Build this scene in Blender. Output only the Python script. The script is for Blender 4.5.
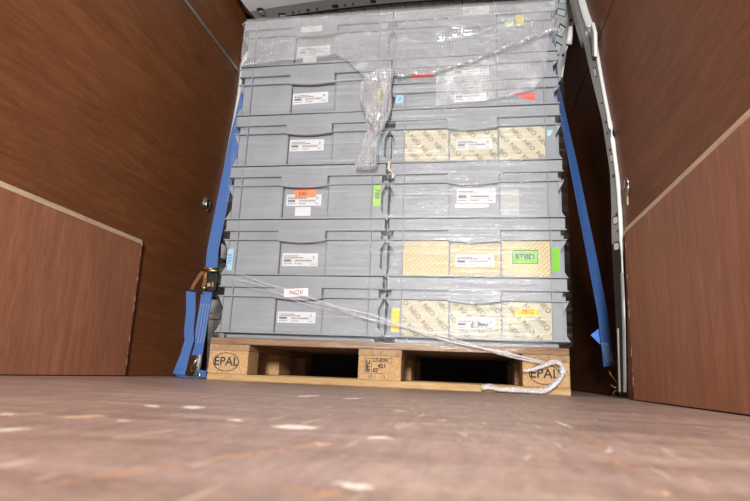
import bpy, bmesh, math, random
from mathutils import Vector, Matrix, noise
random.seed(7)
S = bpy.context.scene
for o in list(bpy.data.objects): bpy.data.objects.remove(o)
COL = S.collection

# ------------------------------------------------------------------ camera
F_PX = 560.571
CAM = Vector((0.8924, -1.8543, 0.0422))
RX = Vector((0.985862, 0.162752, 0.039854))      # right
RY = Vector((0.003393, 0.218410, -0.975851))     # down
RZ = Vector((-0.167526, 0.962190, 0.214770))     # forward
cd = bpy.data.cameras.new('camera'); cam = bpy.data.objects.new('camera', cd); COL.objects.link(cam)
cd.sensor_width = 36.0; cd.lens = F_PX * 36 / 750; cd.clip_start = 0.01; cd.clip_end = 100
mw = Matrix.Identity(4)
for i, v in enumerate((RX, -RY, -RZ)):
    for r in range(3): mw[r][i] = v[r]
mw.translation = CAM
cam.matrix_world = mw
cd.dof.use_dof = True; cd.dof.focus_distance = 1.9; cd.dof.aperture_fstop = 9.0
S.camera = cam
# ------------------------------------------------------------------ world, lamps, exposure
W = bpy.data.worlds.new('world'); S.world = W; W.use_nodes = True
W.node_tree.nodes['Background'].inputs[0].default_value = (0.97, 0.985, 1.0, 1)
W.node_tree.nodes['Background'].inputs[1].default_value = 0.42
def area(name, loc, aim, size, power, col=(1, 1, 1)):
    l = bpy.data.lights.new(name, 'AREA'); l.energy = power; l.size = size; l.color = col
    o = bpy.data.objects.new(name, l); COL.objects.link(o)
    o.location = loc; o.rotation_euler = (Vector(aim) - Vector(loc)).to_track_quat('-Z', 'Y').to_euler()
    return o
area('photo_flash', (0.90, -3.7, 0.85), (0.62, 0, 0.75), 0.38, 160, (1, 0.99, 0.97))
S.view_settings.view_transform = 'Standard'; S.view_settings.look = 'None'
S.view_settings.gamma = 1.0; S.view_settings.use_curve_mapping = False
S.view_settings.exposure = 0.10

# ------------------------------------------------------------------ pixel helpers (frame 750 x 501)
def ray(u, v): return RX * ((u - 375) / F_PX) + RY * ((v - 250.5) / F_PX) + RZ
def at_y(u, v, y=0.0): d = ray(u, v); return CAM + d * ((y - CAM.y) / d.y)
def at_x(u, v, x): d = ray(u, v); return CAM + d * ((x - CAM.x) / d.x)
def at_z(u, v, z=0.0): d = ray(u, v); return CAM + d * ((z - CAM.z) / d.z)

# ------------------------------------------------------------------ materials
class NT:
    def __init__(s, name):
        s.m = bpy.data.materials.new(name); s.m.use_nodes = True
        s.t = s.m.node_tree; s.n = s.t.nodes; s.b = s.n['Principled BSDF']; s.out = s.n['Material Output']
    def new(s, typ, **kw):
        n = s.n.new(typ)
        for k, v in kw.items(): setattr(n, k, v)
        return n
    def link(s, a, b): s.t.links.new(a, b)
    def coords(s, scale=(1, 1, 1), rot=(0, 0, 0), loc=(0, 0, 0)):
        c = s.new('ShaderNodeTexCoord'); m = s.new('ShaderNodeMapping')
        m.inputs['Scale'].default_value = scale; m.inputs['Rotation'].default_value = rot; m.inputs['Location'].default_value = loc
        s.link(c.outputs['Object'], m.inputs['Vector']); return m.outputs['Vector']
    def noise(s, vec, scale=5, detail=4, rough=.55, dist=0):
        n = s.new('ShaderNodeTexNoise'); n.inputs['Scale'].default_value = scale; n.inputs['Detail'].default_value = detail
        n.inputs['Roughness'].default_value = rough; n.inputs['Distortion'].default_value = dist
        s.link(vec, n.inputs['Vector']); return n.outputs['Fac']
    def ramp(s, fac, stops):
        r = s.new('ShaderNodeValToRGB'); e = r.color_ramp.elements
        while len(e) < len(stops): e.new(0.5)
        for i, (p, c) in enumerate(stops):
            e[i].position = p; e[i].color = (c, c, c, 1) if isinstance(c, (int, float)) else (*c, 1)
        s.link(fac, r.inputs['Fac']); return r.outputs['Color']
    def math(s, op, a, b=0.0, c=None):
        n = s.new('ShaderNodeMath', operation=op)
        for i, v in enumerate((a, b) if c is None else (a, b, c)):
            if isinstance(v, (int, float)): n.inputs[i].default_value = v
            else: s.link(v, n.inputs[i])
        return n.outputs[0]
    def mix(s, fac, a, b, mode='MIX'):
        n = s.new('ShaderNodeMix', data_type='RGBA', blend_type=mode)
        for i, v in ((0, fac), (6, a), (7, b)):
            if isinstance(v, (int, float)): n.inputs[i].default_value = v
            elif isinstance(v, tuple): n.inputs[i].default_value = (*v, 1)
            else: s.link(v, n.inputs[i])
        return n.outputs[2]
    def bump(s, h, strength=.2, dist=.002):
        b = s.new('ShaderNodeBump'); b.inputs['Strength'].default_value = strength; b.inputs['Distance'].default_value = dist
        s.link(h, b.inputs['Height']); s.link(b.outputs[0], s.b.inputs['Normal']); return b.outputs[0]
    def set(s, col=None, rough=.5, metal=0, spec=.5):
        if col is not None:
            if isinstance(col, tuple): s.b.inputs['Base Color'].default_value = (*col, 1)
            else: s.link(col, s.b.inputs['Base Color'])
        if isinstance(rough, (int, float)): s.b.inputs['Roughness'].default_value = rough
        else: s.link(rough, s.b.inputs['Roughness'])
        s.b.inputs['Metallic'].default_value = metal; s.b.inputs['Specular IOR Level'].default_value = spec
        return s.m
def plain(name, col, rough=.5, metal=0, spec=.5, var=.12, scale=30):
    t = NT(name); v = t.coords()
    n = t.noise(v, scale, 3)
    lo = tuple(c * (1 - var) for c in col); hi = tuple(min(1, c * (1 + var)) for c in col)
    return t.set(t.ramp(n, [(.3, lo), (.7, hi)]), rough, metal, spec)
def wood(name, dark, mid, light, axis, grain=1.0, rough=.45, spec=.4, scratch=0.0, bump=.08):
    t = NT(name)
    sc = {'x': (1.2, 14, 14), 'y': (14, 1.2, 14), 'z': (14, 14, 1.2)}[axis]
    v = t.coords(tuple(s * grain for s in sc)); g = t.noise(v, 1.6, 7, .62, 1.4)
    v2 = t.coords(tuple(s * grain * 5 for s in sc)); g2 = t.noise(v2, 3.0, 4, .6)
    big = t.noise(t.coords((1.4, 1.4, 1.4)), 1.3, 3)
    c = t.ramp(g, [(.28, dark), (.52, mid), (.78, light)])
    c = t.mix(.55, c, t.ramp(g2, [(.3, .55), (.7, 1.15)]), 'MULTIPLY')
    c = t.mix(.6, c, t.ramp(big, [(.3, .78), (.7, 1.15)]), 'MULTIPLY')
    if scratch:
        s1 = t.noise(t.coords((9, 9, 9), (0.4, .3, .2)), 6, 2, .5, 3.0)
        m = t.ramp(s1, [(.70, 0.0), (.745, 1.0)])
        c = t.mix(t.math('MULTIPLY', m, scratch), c, (.42, .24, .15))
    t.bump(g2, bump, .001)
    return t.set(c, rough, 0, spec)
M = {}
M['ply'] = wood('plywood_dark', (.150, .052, .017), (.20, .071, .024), (.25, .096, .035), 'y', 1.3, .5, .2, .35)
M['ply_low'] = wood('plywood_red', (.285, .116, .060), (.345, .145, .077), (.41, .185, .105), 'z', 1.1, .5, .22, .45)
M['ply_edge'] = wood('plywood_raw_edge', (.48, .32, .19), (.62, .46, .31), (.72, .58, .42), 'y', 2, .8, .2)
M['board'] = wood('pallet_board_weathered', (.17, .095, .055), (.33, .20, .12), (.46, .31, .20), 'x', 1.6, .75, .2)
M['board_new'] = wood('pallet_board_pale', (.36, .22, .09), (.52, .34, .16), (.62, .43, .23), 'x', 1.2, .75, .2)
M['cross'] = wood('pallet_cross_board', (.24, .14, .07), (.40, .26, .15), (.5, .35, .21), 'y', 1.4, .75, .2)
t = NT('pallet_block_chipboard'); v = t.coords((1, 1, 1))
n = t.noise(v, 190, 4, .7); n2 = t.noise(v, 14, 3)
c = t.ramp(n, [(.3, (.30, .17, .075)), (.5, (.50, .31, .15)), (.72, (.66, .46, .26))])
c = t.mix(.5, c, t.ramp(n2, [(.3, .75), (.7, 1.15)]), 'MULTIPLY'); t.bump(n, .3, .002); M['block'] = t.set(c, .85, 0, .2)
# crate plastic
t = NT('grey_crate_plastic'); v = t.coords((1, 1, 1)); n = t.noise(v, 9, 4); n2 = t.noise(t.coords((40, 40, 160)), 3, 3)
c = t.ramp(n, [(.3, (.220, .236, .258)), (.7, (.265, .282, .305))])
c = t.mix(.25, c, t.ramp(n2, [(.35, .85), (.65, 1.1)]), 'MULTIPLY'); t.bump(n2, .05, .001)
M['crate'] = t.set(c, .5, 0, .4)
M['paper'] = plain('label_paper', (.60, .605, .61), .6, 0, .3, .03)
M['ink'] = plain('black_ink', (.03, .03, .035), .7, 0, .2)
M['ink_soft'] = plain('grey_print', (.16, .16, .17), .7, 0, .2)
M['ink_neo'] = plain('grey_brown_print', (.085, .08, .065), .7, 0, .2)
M['ink_blue'] = plain('blue_ink', (.12, .2, .5), .7, 0, .2)
M['ink_red'] = plain('red_ink', (.65, .08, .03), .7, 0, .2)
M['pinkpaper'] = plain('pink_edged_note', (.82, .70, .70), .6, 0, .3, .04)
M['orange'] = plain('orange_note', (.95, .22, .06), .6, 0, .3, .04)
M['green'] = plain('green_note', (.17, .50, .02), .6, 0, .3, .04)
M['lime'] = plain('lime_note', (.30, .62, .06), .6, 0, .3, .04)
M['yellow'] = plain('yellow_note', (.70, .54, .02), .6, 0, .3, .04)
M['blue_note'] = plain('pale_blue_note', (.33, .54, .64), .6, 0, .3, .04)
M['red'] = plain('red_note', (.80, .08, .05), .6, 0, .3, .04)
M['tan'] = plain('tan_tape', (.52, .43, .27), .6, 0, .3, .1)
M['residue'] = plain('glue_residue', (.40, .41, .40), .7, 0, .3, .06)
M['cream'] = plain('cream_printed_sheet', (.50, .455, .315), .6, 0, .3, .05, 8)
# cream sheet with fine diagonal rows of small print
t = NT('cream_sheet_fine_print'); tc = t.new('ShaderNodeTexCoord'); sp = t.new('ShaderNodeSeparateXYZ')
t.link(tc.outputs['Object'], sp.inputs[0]); X, Z = sp.outputs['X'], sp.outputs['Z']
a = t.math('FRACT', t.math('MULTIPLY', t.math('ADD', X, Z), 92)); b = t.math('FRACT', t.math('MULTIPLY', t.math('SUBTRACT', X, Z), 62))
nz = t.noise(t.coords((1, 1, 1)), 420, 2)
k = t.math('MULTIPLY', t.math('LESS_THAN', a, .42), t.math('LESS_THAN', b, .66))
k = t.math('MULTIPLY', k, t.ramp(nz, [(.35, .35), (.6, 1.0)]))
M['cream_fine'] = t.set(t.mix(k, (.62, .52, .27), (.16, .10, .035)), .6, 0, .3)
M['white_metal'] = plain('white_painted_metal', (.66, .67, .66), .35, 0, .5, .06, 6)
M['pillar_grey'] = plain('grey_pillar_paint', (.17, .17, .165), .4, 0, .5, .06, 6)
M['grey_metal'] = plain('grey_painted_metal', (.33, .335, .33), .4, 0, .5, .06, 6)
M['pale_panel'] = plain('pale_blue_grey_sheet', (.40, .45, .48), .4, 0, .5, .05, 6)
M['ceil'] = plain('grey_ceiling_board', (.42, .425, .425), .55, 0, .4, .06, 6)
M['dark'] = plain('dark_cavity', (.03, .028, .026), .8, 0, .2)
M['black'] = plain('black_plastic', (.012, .012, .012), .45, 0, .4)
M['steel'] = plain('zinc_steel', (.55, .53, .48), .3, 1)
M['gold'] = plain('yellow_zinc_steel', (.62, .40, .11), .34, 1)
M['rust'] = plain('brown_coated_steel', (.20, .09, .035), .45, .3)
M['seam'] = plain('aluminium_strip', (.30, .29, .26), .4, .5)
t = NT('blue_webbing'); v = t.coords((1, 1, 1)); w = t.new('ShaderNodeTexWave'); w.inputs['Scale'].default_value = 260; t.link(v, w.inputs['Vector'])
c = t.ramp(w.outputs['Fac'], [(.2, (.035, .09, .27)), (.8, (.065, .155, .40))]); t.bump(w.outputs['Fac'], .2, .001); M['web'] = t.set(c, .6, 0, .3)
M['stitch'] = plain('pale_stitching', (.45, .58, .82), .7)
M['bluetag'] = plain('blue_tag', (.02, .16, .62), .5)
# stretch film: mostly clear, whitish along horizontal stretch lines
def film_mat(name, base, streak, gloss, diff=(.68, .71, .74), sc=(2.2, 1, 70), bumpd=.004, bumps=.5, grad=None, rough=.16):
    t = NT(name); v = t.coords(sc); n1 = t.noise(v, 1.5, 5, .65, .6)
    n2 = t.noise(t.coords((sc[0] * 2.3, 1, sc[2] * 3.2)), 1.6, 4, .6, .4)
    big = t.noise(t.coords((2.4, 1, 3.5)), 1.5, 2)
    f = t.ramp(n1, [(.48, 0.0), (.70, 1.0)]); f2 = t.ramp(n2, [(.52, 0.0), (.72, 1.0)])
    fac = t.math('MULTIPLY', t.math('ADD', t.math('MULTIPLY', f, .7), t.math('MULTIPLY', f2, .6)), streak)
    fac = t.math('MULTIPLY', fac, t.ramp(big, [(.3, .35), (.68, 1.25)]))
    if grad:      # fewer layers of film left of grad[0], full count right of grad[1]
        tc = t.new('ShaderNodeTexCoord'); sp = t.new('ShaderNodeSeparateXYZ'); t.link(tc.outputs['Object'], sp.inputs[0])
        mr = t.new('ShaderNodeMapRange'); t.link(sp.outputs['X'], mr.inputs[0])
        mr.inputs[1].default_value = grad[0]; mr.inputs[2].default_value = grad[1]; mr.inputs[3].default_value = grad[2]; mr.inputs[4].default_value = 1
        m3 = t.new('ShaderNodeMapRange'); t.link(sp.outputs['X'], m3.inputs[0])
        for i, q in enumerate((1.08, 1.15, 1.0, .15)): m3.inputs[i + 1].default_value = q
        lay = t.math('MULTIPLY', mr.outputs[0], m3.outputs[0]); fac = t.math('MULTIPLY', fac, lay)
        base = t.math('MULTIPLY', lay, base)
    fac = t.math('MINIMUM', t.math('ADD', fac, base), .95)
    bp = t.new('ShaderNodeBump'); bp.inputs['Strength'].default_value = bumps; bp.inputs['Distance'].default_value = bumpd
    t.link(t.math('ADD', n1, t.math('MULTIPLY', n2, .6)), bp.inputs['Height'])
    tr = t.new('ShaderNodeBsdfTransparent'); df = t.new('ShaderNodeBsdfDiffuse'); df.inputs['Color'].default_value = (*diff, 1)
    gl = t.new('ShaderNodeBsdfGlossy'); gl.inputs['Roughness'].default_value = rough; gl.inputs['Color'].default_value = (1, 1, 1, 1)
    t.link(bp.outputs[0], gl.inputs['Normal'])
    m1 = t.new('ShaderNodeMixShader'); t.link(fac, m1.inputs[0]); t.link(tr.outputs[0], m1.inputs[1]); t.link(df.outputs[0], m1.inputs[2])
    m2 = t.new('ShaderNodeMixShader')
    if grad: t.link(t.math('MULTIPLY', lay, gloss), m2.inputs[0])
    else: m2.inputs[0].default_value = gloss
    t.link(m1.outputs[0], m2.inputs[1]); t.link(gl.outputs[0], m2.inputs[2])
    t.link(m2.outputs[0], t.out.inputs['Surface']); return t.m
M['film'] = film_mat('clear_stretch_film', .03, .55, .020, grad=(.2, .75, .3), rough=.08, bumps=.5, sc=(1.0, 1, 46))
M['rope'] = film_mat('bunched_stretch_film', .22, .5, .02, sc=(30, 30, 30), diff=(.85, .85, .85))
# bubble wrap
def bubble_mat(name, base, glints=.34):
    t = NT(name); v = t.coords((1, 1, 1))
    vo = t.new('ShaderNodeTexVoronoi'); vo.inputs['Scale'].default_value = 95; vo.inputs['Randomness'].default_value = .25; t.link(v, vo.inputs['Vector'])
    h = t.ramp(vo.outputs['Distance'], [(.0, 1.0), (.55, 0.0)])
    big = t.noise(t.coords((3, 3, 5)), 2.2, 4, .6, .8)
    bp = t.new('ShaderNodeBump'); bp.inputs['Strength'].default_value = .9; bp.inputs['Distance'].default_value = .006; t.link(h, bp.inputs['Height'])
    tr = t.new('ShaderNodeBsdfTransparent'); df = t.new('ShaderNodeBsdfDiffuse'); df.inputs['Color'].default_value = (.72, .745, .77, 1)
    gl = t.new('ShaderNodeBsdfGlossy'); gl.inputs['Roughness'].default_value = .18
    t.link(bp.outputs[0], gl.inputs['Normal']); t.link(bp.outputs[0], df.inputs['Normal'])
    fac = t.math('ADD', t.math('MULTIPLY', t.ramp(big, [(.3, .6), (.7, 1.35)]), base), t.math('MULTIPLY', h, glints))  # bubble crowns whitened: their bright glints are painted into the coverage
    m1 = t.new('ShaderNodeMixShader'); t.link(fac, m1.inputs[0]); t.link(tr.outputs[0], m1.inputs[1]); t.link(df.outputs[0], m1.inputs[2])
    m2 = t.new('ShaderNodeMixShader'); m2.inputs[0].default_value = .13; t.link(m1.outputs[0], m2.inputs[1]); t.link(gl.outputs[0], m2.inputs[2])
    t.link(m2.outputs[0], t.out.inputs['Surface']); return t.m
M['bubble'] = bubble_mat('bubble_wrap', .20)
M['bubble2'] = bubble_mat('bubble_wrap_twist', .26, .18)
# floor: film-faced plywood with scuffs and raw wood chips at their own places
def floor_mat():
    t = NT('van_floor_plywood')
    v = t.coords((1.5, 9, 1), (0, 0, .25)); g = t.noise(v, 3, 6, .65, .8)
    v2 = t.coords((18, 3, 1), (0, 0, -.5)); g2 = t.noise(v2, 4, 5, .7)
    fine = t.noise(t.coords((1, 1, 1)), 160, 3, .7); big = t.noise(t.coords((1, 1, 1)), 2.6, 3)
    c = t.ramp(g, [(.3, (.29, .185, .148)), (.55, (.40, .27, .222)), (.8, (.52, .385, .33))])
    c = t.mix(.7, c, t.ramp(g2, [(.3, .6), (.7, 1.25)]), 'MULTIPLY')
    c = t.mix(.6, c, t.ramp(fine, [(.3, .6), (.7, 1.3)]), 'MULTIPLY')
    c = t.mix(.6, c, t.ramp(big, [(.3, .8), (.7, 1.15)]), 'MULTIPLY')
    # small scattered scratches
    s1 = t.noise(t.coords((14, 60, 1), (0, 0, .5)), 1.5, 2, .5, .5); s2 = t.noise(t.coords((60, 10, 1), (0, 0, .2)), 1.3, 2, .5, .5)
    c = t.mix(t.ramp(s1, [(.645, 0.0), (.70, .7)]), c, (.45, .25, .14)); c = t.mix(t.ramp(s2, [(.66, 0.0), (.70, .7)]), c, (.60, .45, .35))
    # chips: (x0,y0)-(x1,y1) long axis in the photo, half height px, colour
    tc = t.new('ShaderNodeTexCoord'); nd = t.new('ShaderNodeTexNoise'); nd.inputs['Scale'].default_value = 130; nd.inputs['Detail'].default_value = 4
    t.link(tc.outputs['Object'], nd.inputs['Vector'])
    sb = t.new('ShaderNodeVectorMath', operation='SUBTRACT'); sb.inputs[1].default_value = (.5, .5, .5); t.link(nd.outputs['Color'], sb.inputs[0])
    scl = t.new('ShaderNodeVectorMath', operation='SCALE'); scl.inputs['Scale'].default_value = .030; t.link(sb.outputs[0], scl.inputs[0])
    ad = t.new('ShaderNodeVectorMath', operation='ADD'); t.link(tc.outputs['Object'], ad.inputs[0]); t.link(scl.outputs[0], ad.inputs[1])
    white, tan, orange = (.88, .80, .68), (.68, .46, .29), (.56, .28, .13)
    chips = [((271, 426), (320, 428), 2.6, white), ((366, 437), (393, 438), 1.6, white), ((182, 407), (204, 407.5), 1.6, white),
             ((146, 406), (160, 406), 1.2, white), ((343, 489), (367, 484), 7, white), ((305, 498), (342, 489), 3, orange),
             ((60, 418), (107, 415), 1.6, tan), ((0, 431), (24, 428), 1.6, white), ((52, 485), (195, 462), 1.2, orange),
             ((195, 462), (330, 443), .9, orange), ((553, 420), (575, 429), .9, white), ((575, 429), (603, 444), .8, orange),
             ((605, 454), (611, 446), 2.2, white), ((525, 461), (531, 455), 2.4, white), ((580, 445), (596, 447), 1.4, orange),
             ((492, 479), (502, 477), 2.2, orange), ((606, 455), (637, 476), 1.2, orange), ((655, 494), (668, 492), 3, tan),
             ((295, 397), (320, 395), .8, white), ((344, 399), (360, 398), .8, white), ((229, 420), (243, 420), 1.2, white),
             ((375, 467), (390, 466), 1.5, orange), ((50, 483), (66, 483), 2, orange), ((310, 445), (333, 443), 1.6, tan),
             ((425, 424), (432, 423), 1, tan), ((445, 424), (452, 424), 1, orange), ((120, 421), (130, 420), 1, white),
             ((0, 414), (14, 414), 1.2, white), ((396, 411), (404, 411), .8, white), ((551, 427), (556, 430), 1.2, orange)]
    for (p0, p1, hh, col) in chips:
        a, b = at_z(*p0), at_z(*p1); mu, mv = (p0[0] + p1[0]) / 2, (p0[1] + p1[1]) / 2
        up, dn = at_z(mu, mv - hh), at_z(mu, mv + hh); cc = (a + b) / 2; L = (b - a).xy
        nrm = Vector((-L.y, L.x)).normalized(); wd = max(abs((up - dn).xy.dot(nrm)) / 2, .0012)
        mp = t.new('ShaderNodeMapping', vector_type='TEXTURE'); mp.inputs['Location'].default_value = (cc.x, cc.y, 0)
        mp.inputs['Rotation'].default_value = (0, 0, math.atan2(L.y, L.x)); mp.inputs['Scale'].default_value = (L.length / 2, wd, 1)
        t.link(ad.outputs[0], mp.inputs['Vector'])
        ln = t.new('ShaderNodeVectorMath', operation='LENGTH'); t.link(mp.outputs[0], ln.inputs[0])
        c = t.mix(t.ramp(ln.outputs['Value'], [(.75, .92), (1.0, 0.0)]), c, col)
    t.bump(fine, .12, .001)
    return t.set(c, t.ramp(big, [(.3, .38), (.7, .52)]), 0, .45)
M['floor'] = floor_mat()

# ------------------------------------------------------------------ mesh helpers
class MB:
    def __init__(s): s.v = []; s.f = []
    def box(s, x0, y0, z0, x1, y1, z1):
        n = len(s.v)
        s.v += [(x, y, z) for z in (z0, z1) for y in (y0, y1) for x in (x0, x1)]
        s.f += [tuple(n + i for i in q) for q in ((0, 2, 3, 1), (4, 5, 7, 6), (0, 1, 5, 4), (2, 6, 7, 3), (0, 4, 6, 2), (1, 3, 7, 5))]
        return s
    def prism(s, pts, a, b, axis='y'):     # polygon in the two other axes, extruded a..b along axis
        n = len(s.v); k = len(pts)
        mk = {'y': lambda p, q: (p[0], q, p[1]), 'x': lambda p, q: (q, p[0], p[1]), 'z': lambda p, q: (p[0], p[1], q)}[axis]
        s.v += [mk(p, a) for p in pts] + [mk(p, b) for p in pts]
        s.f.append(tuple(range(n, n + k))); s.f.append(tuple(range(n + 2 * k - 1, n + k - 1, -1)))
        for i in range(k):
            j = (i + 1) % k; s.f.append((n + i, n + k + i, n + k + j, n + j))
        return s
    def ring(s, x0, y0, x1, y1, t_, z0, z1):
        s.box(x0, y0, z0, x1, y0 + t_, z1); s.box(x0, y1 - t_, z0, x1, y1, z1)
        s.box(x0, y0 + t_, z0, x0 + t_, y1 - t_, z1); s.box(x1 - t_, y0 + t_, z0, x1, y1 - t_, z1); return s
    def tube(s, pts, rad, seg=8, flat=None):
        pts = [Vector(p) for p in pts]; n0 = len(s.v); up0 = Vector((0, 0, 1))
        for i, p in enumerate(pts):
            d = (pts[min(i + 1, len(pts) - 1)] - pts[max(i - 1, 0)]).normalized()
            a = d.cross(up0) if abs(d.z) < .95 else d.cross(Vector((0, 1, 0))); a.normalize(); b = d.cross(a)
            r = rad[i] if isinstance(rad, (list, tuple)) else rad
            for k in range(seg):
                th = 2 * math.pi * k / seg; s.v.append(tuple(p + a * math.cos(th) * r + b * math.sin(th) * r * (flat or 1)))
        for i in range(len(pts) - 1):
            for k in range(seg):
                q = (k + 1) % seg; s.f.append((n0 + i * seg + k, n0 + i * seg + q, n0 + (i + 1) * seg + q, n0 + (i + 1) * seg + k))
        s.f.append(tuple(n0 + k for k in range(seg - 1, -1, -1))); e = n0 + (len(pts) - 1) * seg; s.f.append(tuple(e + k for k in range(seg)))
        return s
    def ribbon(s, pts, across, thick):      # strip: centre line, half-width vector per point (or one), thickness normal
        pts = [Vector(p) for p in pts]; n0 = len(s.v); m = len(pts)
        for i, p in enumerate(pts):
            a = Vector(across[i] if isinstance(across, list) else across)
            d = (pts[min(i + 1, m - 1)] - pts[max(i - 1, 0)]); nn = d.cross(a).normalized() * thick / 2
            s.v += [tuple(p - a - nn), tuple(p + a - nn), tuple(p + a + nn), tuple(p - a + nn)]
        for i in range(m - 1):
            for k in range(4):
                q = (k + 1) % 4; s.f.append((n0 + 4 * i + k, n0 + 4 * i + q, n0 + 4 * i + 4 + q, n0 + 4 * i + 4 + k))
        s.f.append((n0 + 3, n0 + 2, n0 + 1, n0)); e = n0 + 4 * (m - 1); s.f.append((e, e + 1, e + 2, e + 3)); return s
    def grid(s, fn, nu, nv):
        n0 = len(s.v)
        for j in range(nv + 1):
            for i in range(nu + 1): s.v.append(tuple(fn(i / nu, j / nv)))
        for j in range(nv):
            for i in range(nu):
                a = n0 + j * (nu + 1) + i; s.f.append((a, a + 1, a + nu + 2, a + nu + 1))
        return s
    def mesh(s, name, mat, bevel=0, smooth=False):
        me = bpy.data.meshes.new(name); me.from_pydata(s.v, [], s.f); me.materials.append(M[mat])
        bm = bmesh.new(); bm.from_mesh(me); bmesh.ops.recalc_face_normals(bm, faces=bm.faces)
        if bevel: bmesh.ops.bevel(bm, geom=list(bm.edges), offset=bevel, segments=1, affect='EDGES', clamp_overlap=True)
        bm.to_mesh(me); bm.free()
        if smooth: me.polygons.foreach_set('use_smooth', [True] * len(me.polygons))
        return me
    def build(s, name, mat, parent=None, bevel=0, smooth=False, label=None):
        return link(name, s.mesh(name, mat, bevel, smooth), parent, label)
def link(name, me, parent=None, label=None, loc=None):
    o = bpy.data.objects.new(name, me); COL.objects.link(o)
    if parent: o.parent = parent
    if label: o['label'] = label
    if loc is not None: o.location = loc
    return o
def thing(name, label, cat, loc=(0, 0, 0), group=None):
    o = bpy.data.objects.new(name, None); COL.objects.link(o); o.location = loc; o.empty_display_size = .05
    o['label'] = label; o['category'] = cat
    if group: o['group'] = group
    return o
def struct(o, label, cat):
    o['kind'] = 'structure'; o['label'] = label; o['category'] = cat; return o
def interp(pts, t):
    for i in range(len(pts) - 1):
        a, b = pts[i], pts[i + 1]
        if t <= b[0] or i == len(pts) - 2:
            k = (t - a[0]) / (b[0] - a[0]); return tuple(p + (q - p) * k for p, q in zip(a[1:], b[1:]))
_tx = {}
def text_mesh(txt, size, mat, res=2, shear=0, align='CENTER', bold=.02):
    key = (txt, size, mat, shear)
    if key in _tx: return _tx[key]
    cu = bpy.data.curves.new('txt', 'FONT'); cu.body = txt; cu.size = size; cu.align_x = align; cu.align_y = 'CENTER'
    cu.resolution_u = res; cu.shear = shear; cu.extrude = .0002; cu.offset = size * bold
    ob = bpy.data.objects.new('txt', cu); COL.objects.link(ob)
    me = bpy.data.meshes.new_from_object(ob.evaluated_get(bpy.context.evaluated_depsgraph_get()))
    bpy.data.objects.remove(ob); bpy.data.curves.remove(cu)
    me.materials.clear(); me.materials.append(M[mat]); me.name = 'lettering'; _tx[key] = me; return me
def front_text(parent, me, x, y, z, ang=0, name='lettering'):   # text lying in the XZ plane, facing -Y
    o = link(name, me, parent); o.location = (x, y, z)
    o.rotation_euler = (Matrix.Rotation(-ang, 3, 'Y') @ Matrix.Rotation(math.pi / 2, 3, 'X')).to_euler(); return o

# ================================================================== the van
YR, YF = -2.7, 1.62          # open rear end (behind the camera), bulkhead
XL, XR = -.295, 1.339        # faces of the upper plywood
floor = struct(MB().box(-.42, YR, -.02, 1.50, YF, 0).build('floor', 'floor'), 'scuffed brown film faced plywood floor of the van', 'floor')
lp = [(-.05, .50), (.432, .524), (.628, .514), (.718, .525), (1.004, .57), (1.279, .615), (1.416, .634), (1.581, .640), (2.0, .66)]   # z -> y of the plywood's end, left
rp = [(-.05, -.10), (.02, -.104), (.254, -.142), (.356, -.145), (.456, -.152), (.579, -.155), (.657, -.148), (.818, -.109), (1.049, -.019), (1.245, .049), (1.331, .117), (1.54, .227), (1.75, .38), (2.0, .60)]
def side_panel(z0, z1, curve, x0, x1):
    zs = [z0 + (z1 - z0) * i / 14 for i in range(15)]
    return MB().prism([(YR, z0)] + [(interp(curve, z)[0], z) for z in zs] + [(YR, z1)], x0, x1, 'x')
# left
wl = struct(MB().box(-.42, YR, 0, -.40, YF, 2.05).build('wall_left', 'grey_metal'), 'left van side lined with brown plywood', 'wall')
side_panel(0.002, 1.536, lp, -.307, XL).build('plywood_panel', 'ply', wl)
side_panel(1.552, 1.93, lp, -.307, XL).build('plywood_panel', 'ply', wl)
side_panel(1.536, 1.552, lp, -.303, -.292).build('seam_strip', 'seam', wl, label='grey metal strip covering the plywood seam')
def kick(x_face, sgn, y1, h, name='kick_panel'):
    # thin plywood board with a bevelled raw top edge
    o = MB().box(min(x_face, x_face + sgn * .012), YR, .003, max(x_face, x_face + sgn * .012), y1, h - .016).build(name, 'ply_low', wl if sgn < 0 else wr)
    MB().prism([(x_face, h - .016), (x_face + sgn * .004, h), (x_face + sgn * .012, h), (x_face + sgn * .012, h - .016)], YR, y1, 'y').build('raw_edge', 'ply_edge', o)
    c = MB(); rnd = random.Random(3)
    for i in range(15):      # chipped vertical edge
        z = rnd.uniform(.01, h - .02); l = rnd.choice((.002, .003, .004, .010, .022))
        c.box(min(x_face - sgn * .0004, x_face + sgn * .004), y1 - rnd.uniform(.002, .006), z, max(x_face - sgn * .0004, x_face + sgn * .004), y1 + .0006, z + l)
    c.build('edge_chips', 'ply_edge', o); return o
kick(-.283, -1, -.035, .484)
# right
wr = struct(MB().box(1.48, YR, 0, 1.50, YF, 2.05).build('wall_right', 'grey_metal'), 'right van side lined with brown plywood', 'wall')
side_panel(0.002, 1.228, rp, XR, 1.351).build('plywood_panel', 'ply', wr)
side_panel(1.237, 1.93, rp, XR, 1.351).build('plywood_panel', 'ply', wr)
side_panel(1.228, 1.237, rp, XR + .001, 1.349).build('seam_strip', 'dark', wr)
kick(1.327, 1, -.206, .479)
MB().box(1.405, -.12, .004, 1.417, YF, 1.395).build('plywood_panel', 'ply', wr)
MB().box(1.405, -.12, 1.405, 1.417, YF, 1.95).build('plywood_panel', 'ply', wr)
MB().box(-.372, .40, .004, -.36, YF, 1.95).build('plywood_panel', 'ply', wl)
struct(MB().box(-.40, YF, 0, 1.48, YF + .02, 2.05).build('wall_front', 'dark'), 'dark bulkhead behind the crate stack', 'wall')
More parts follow.
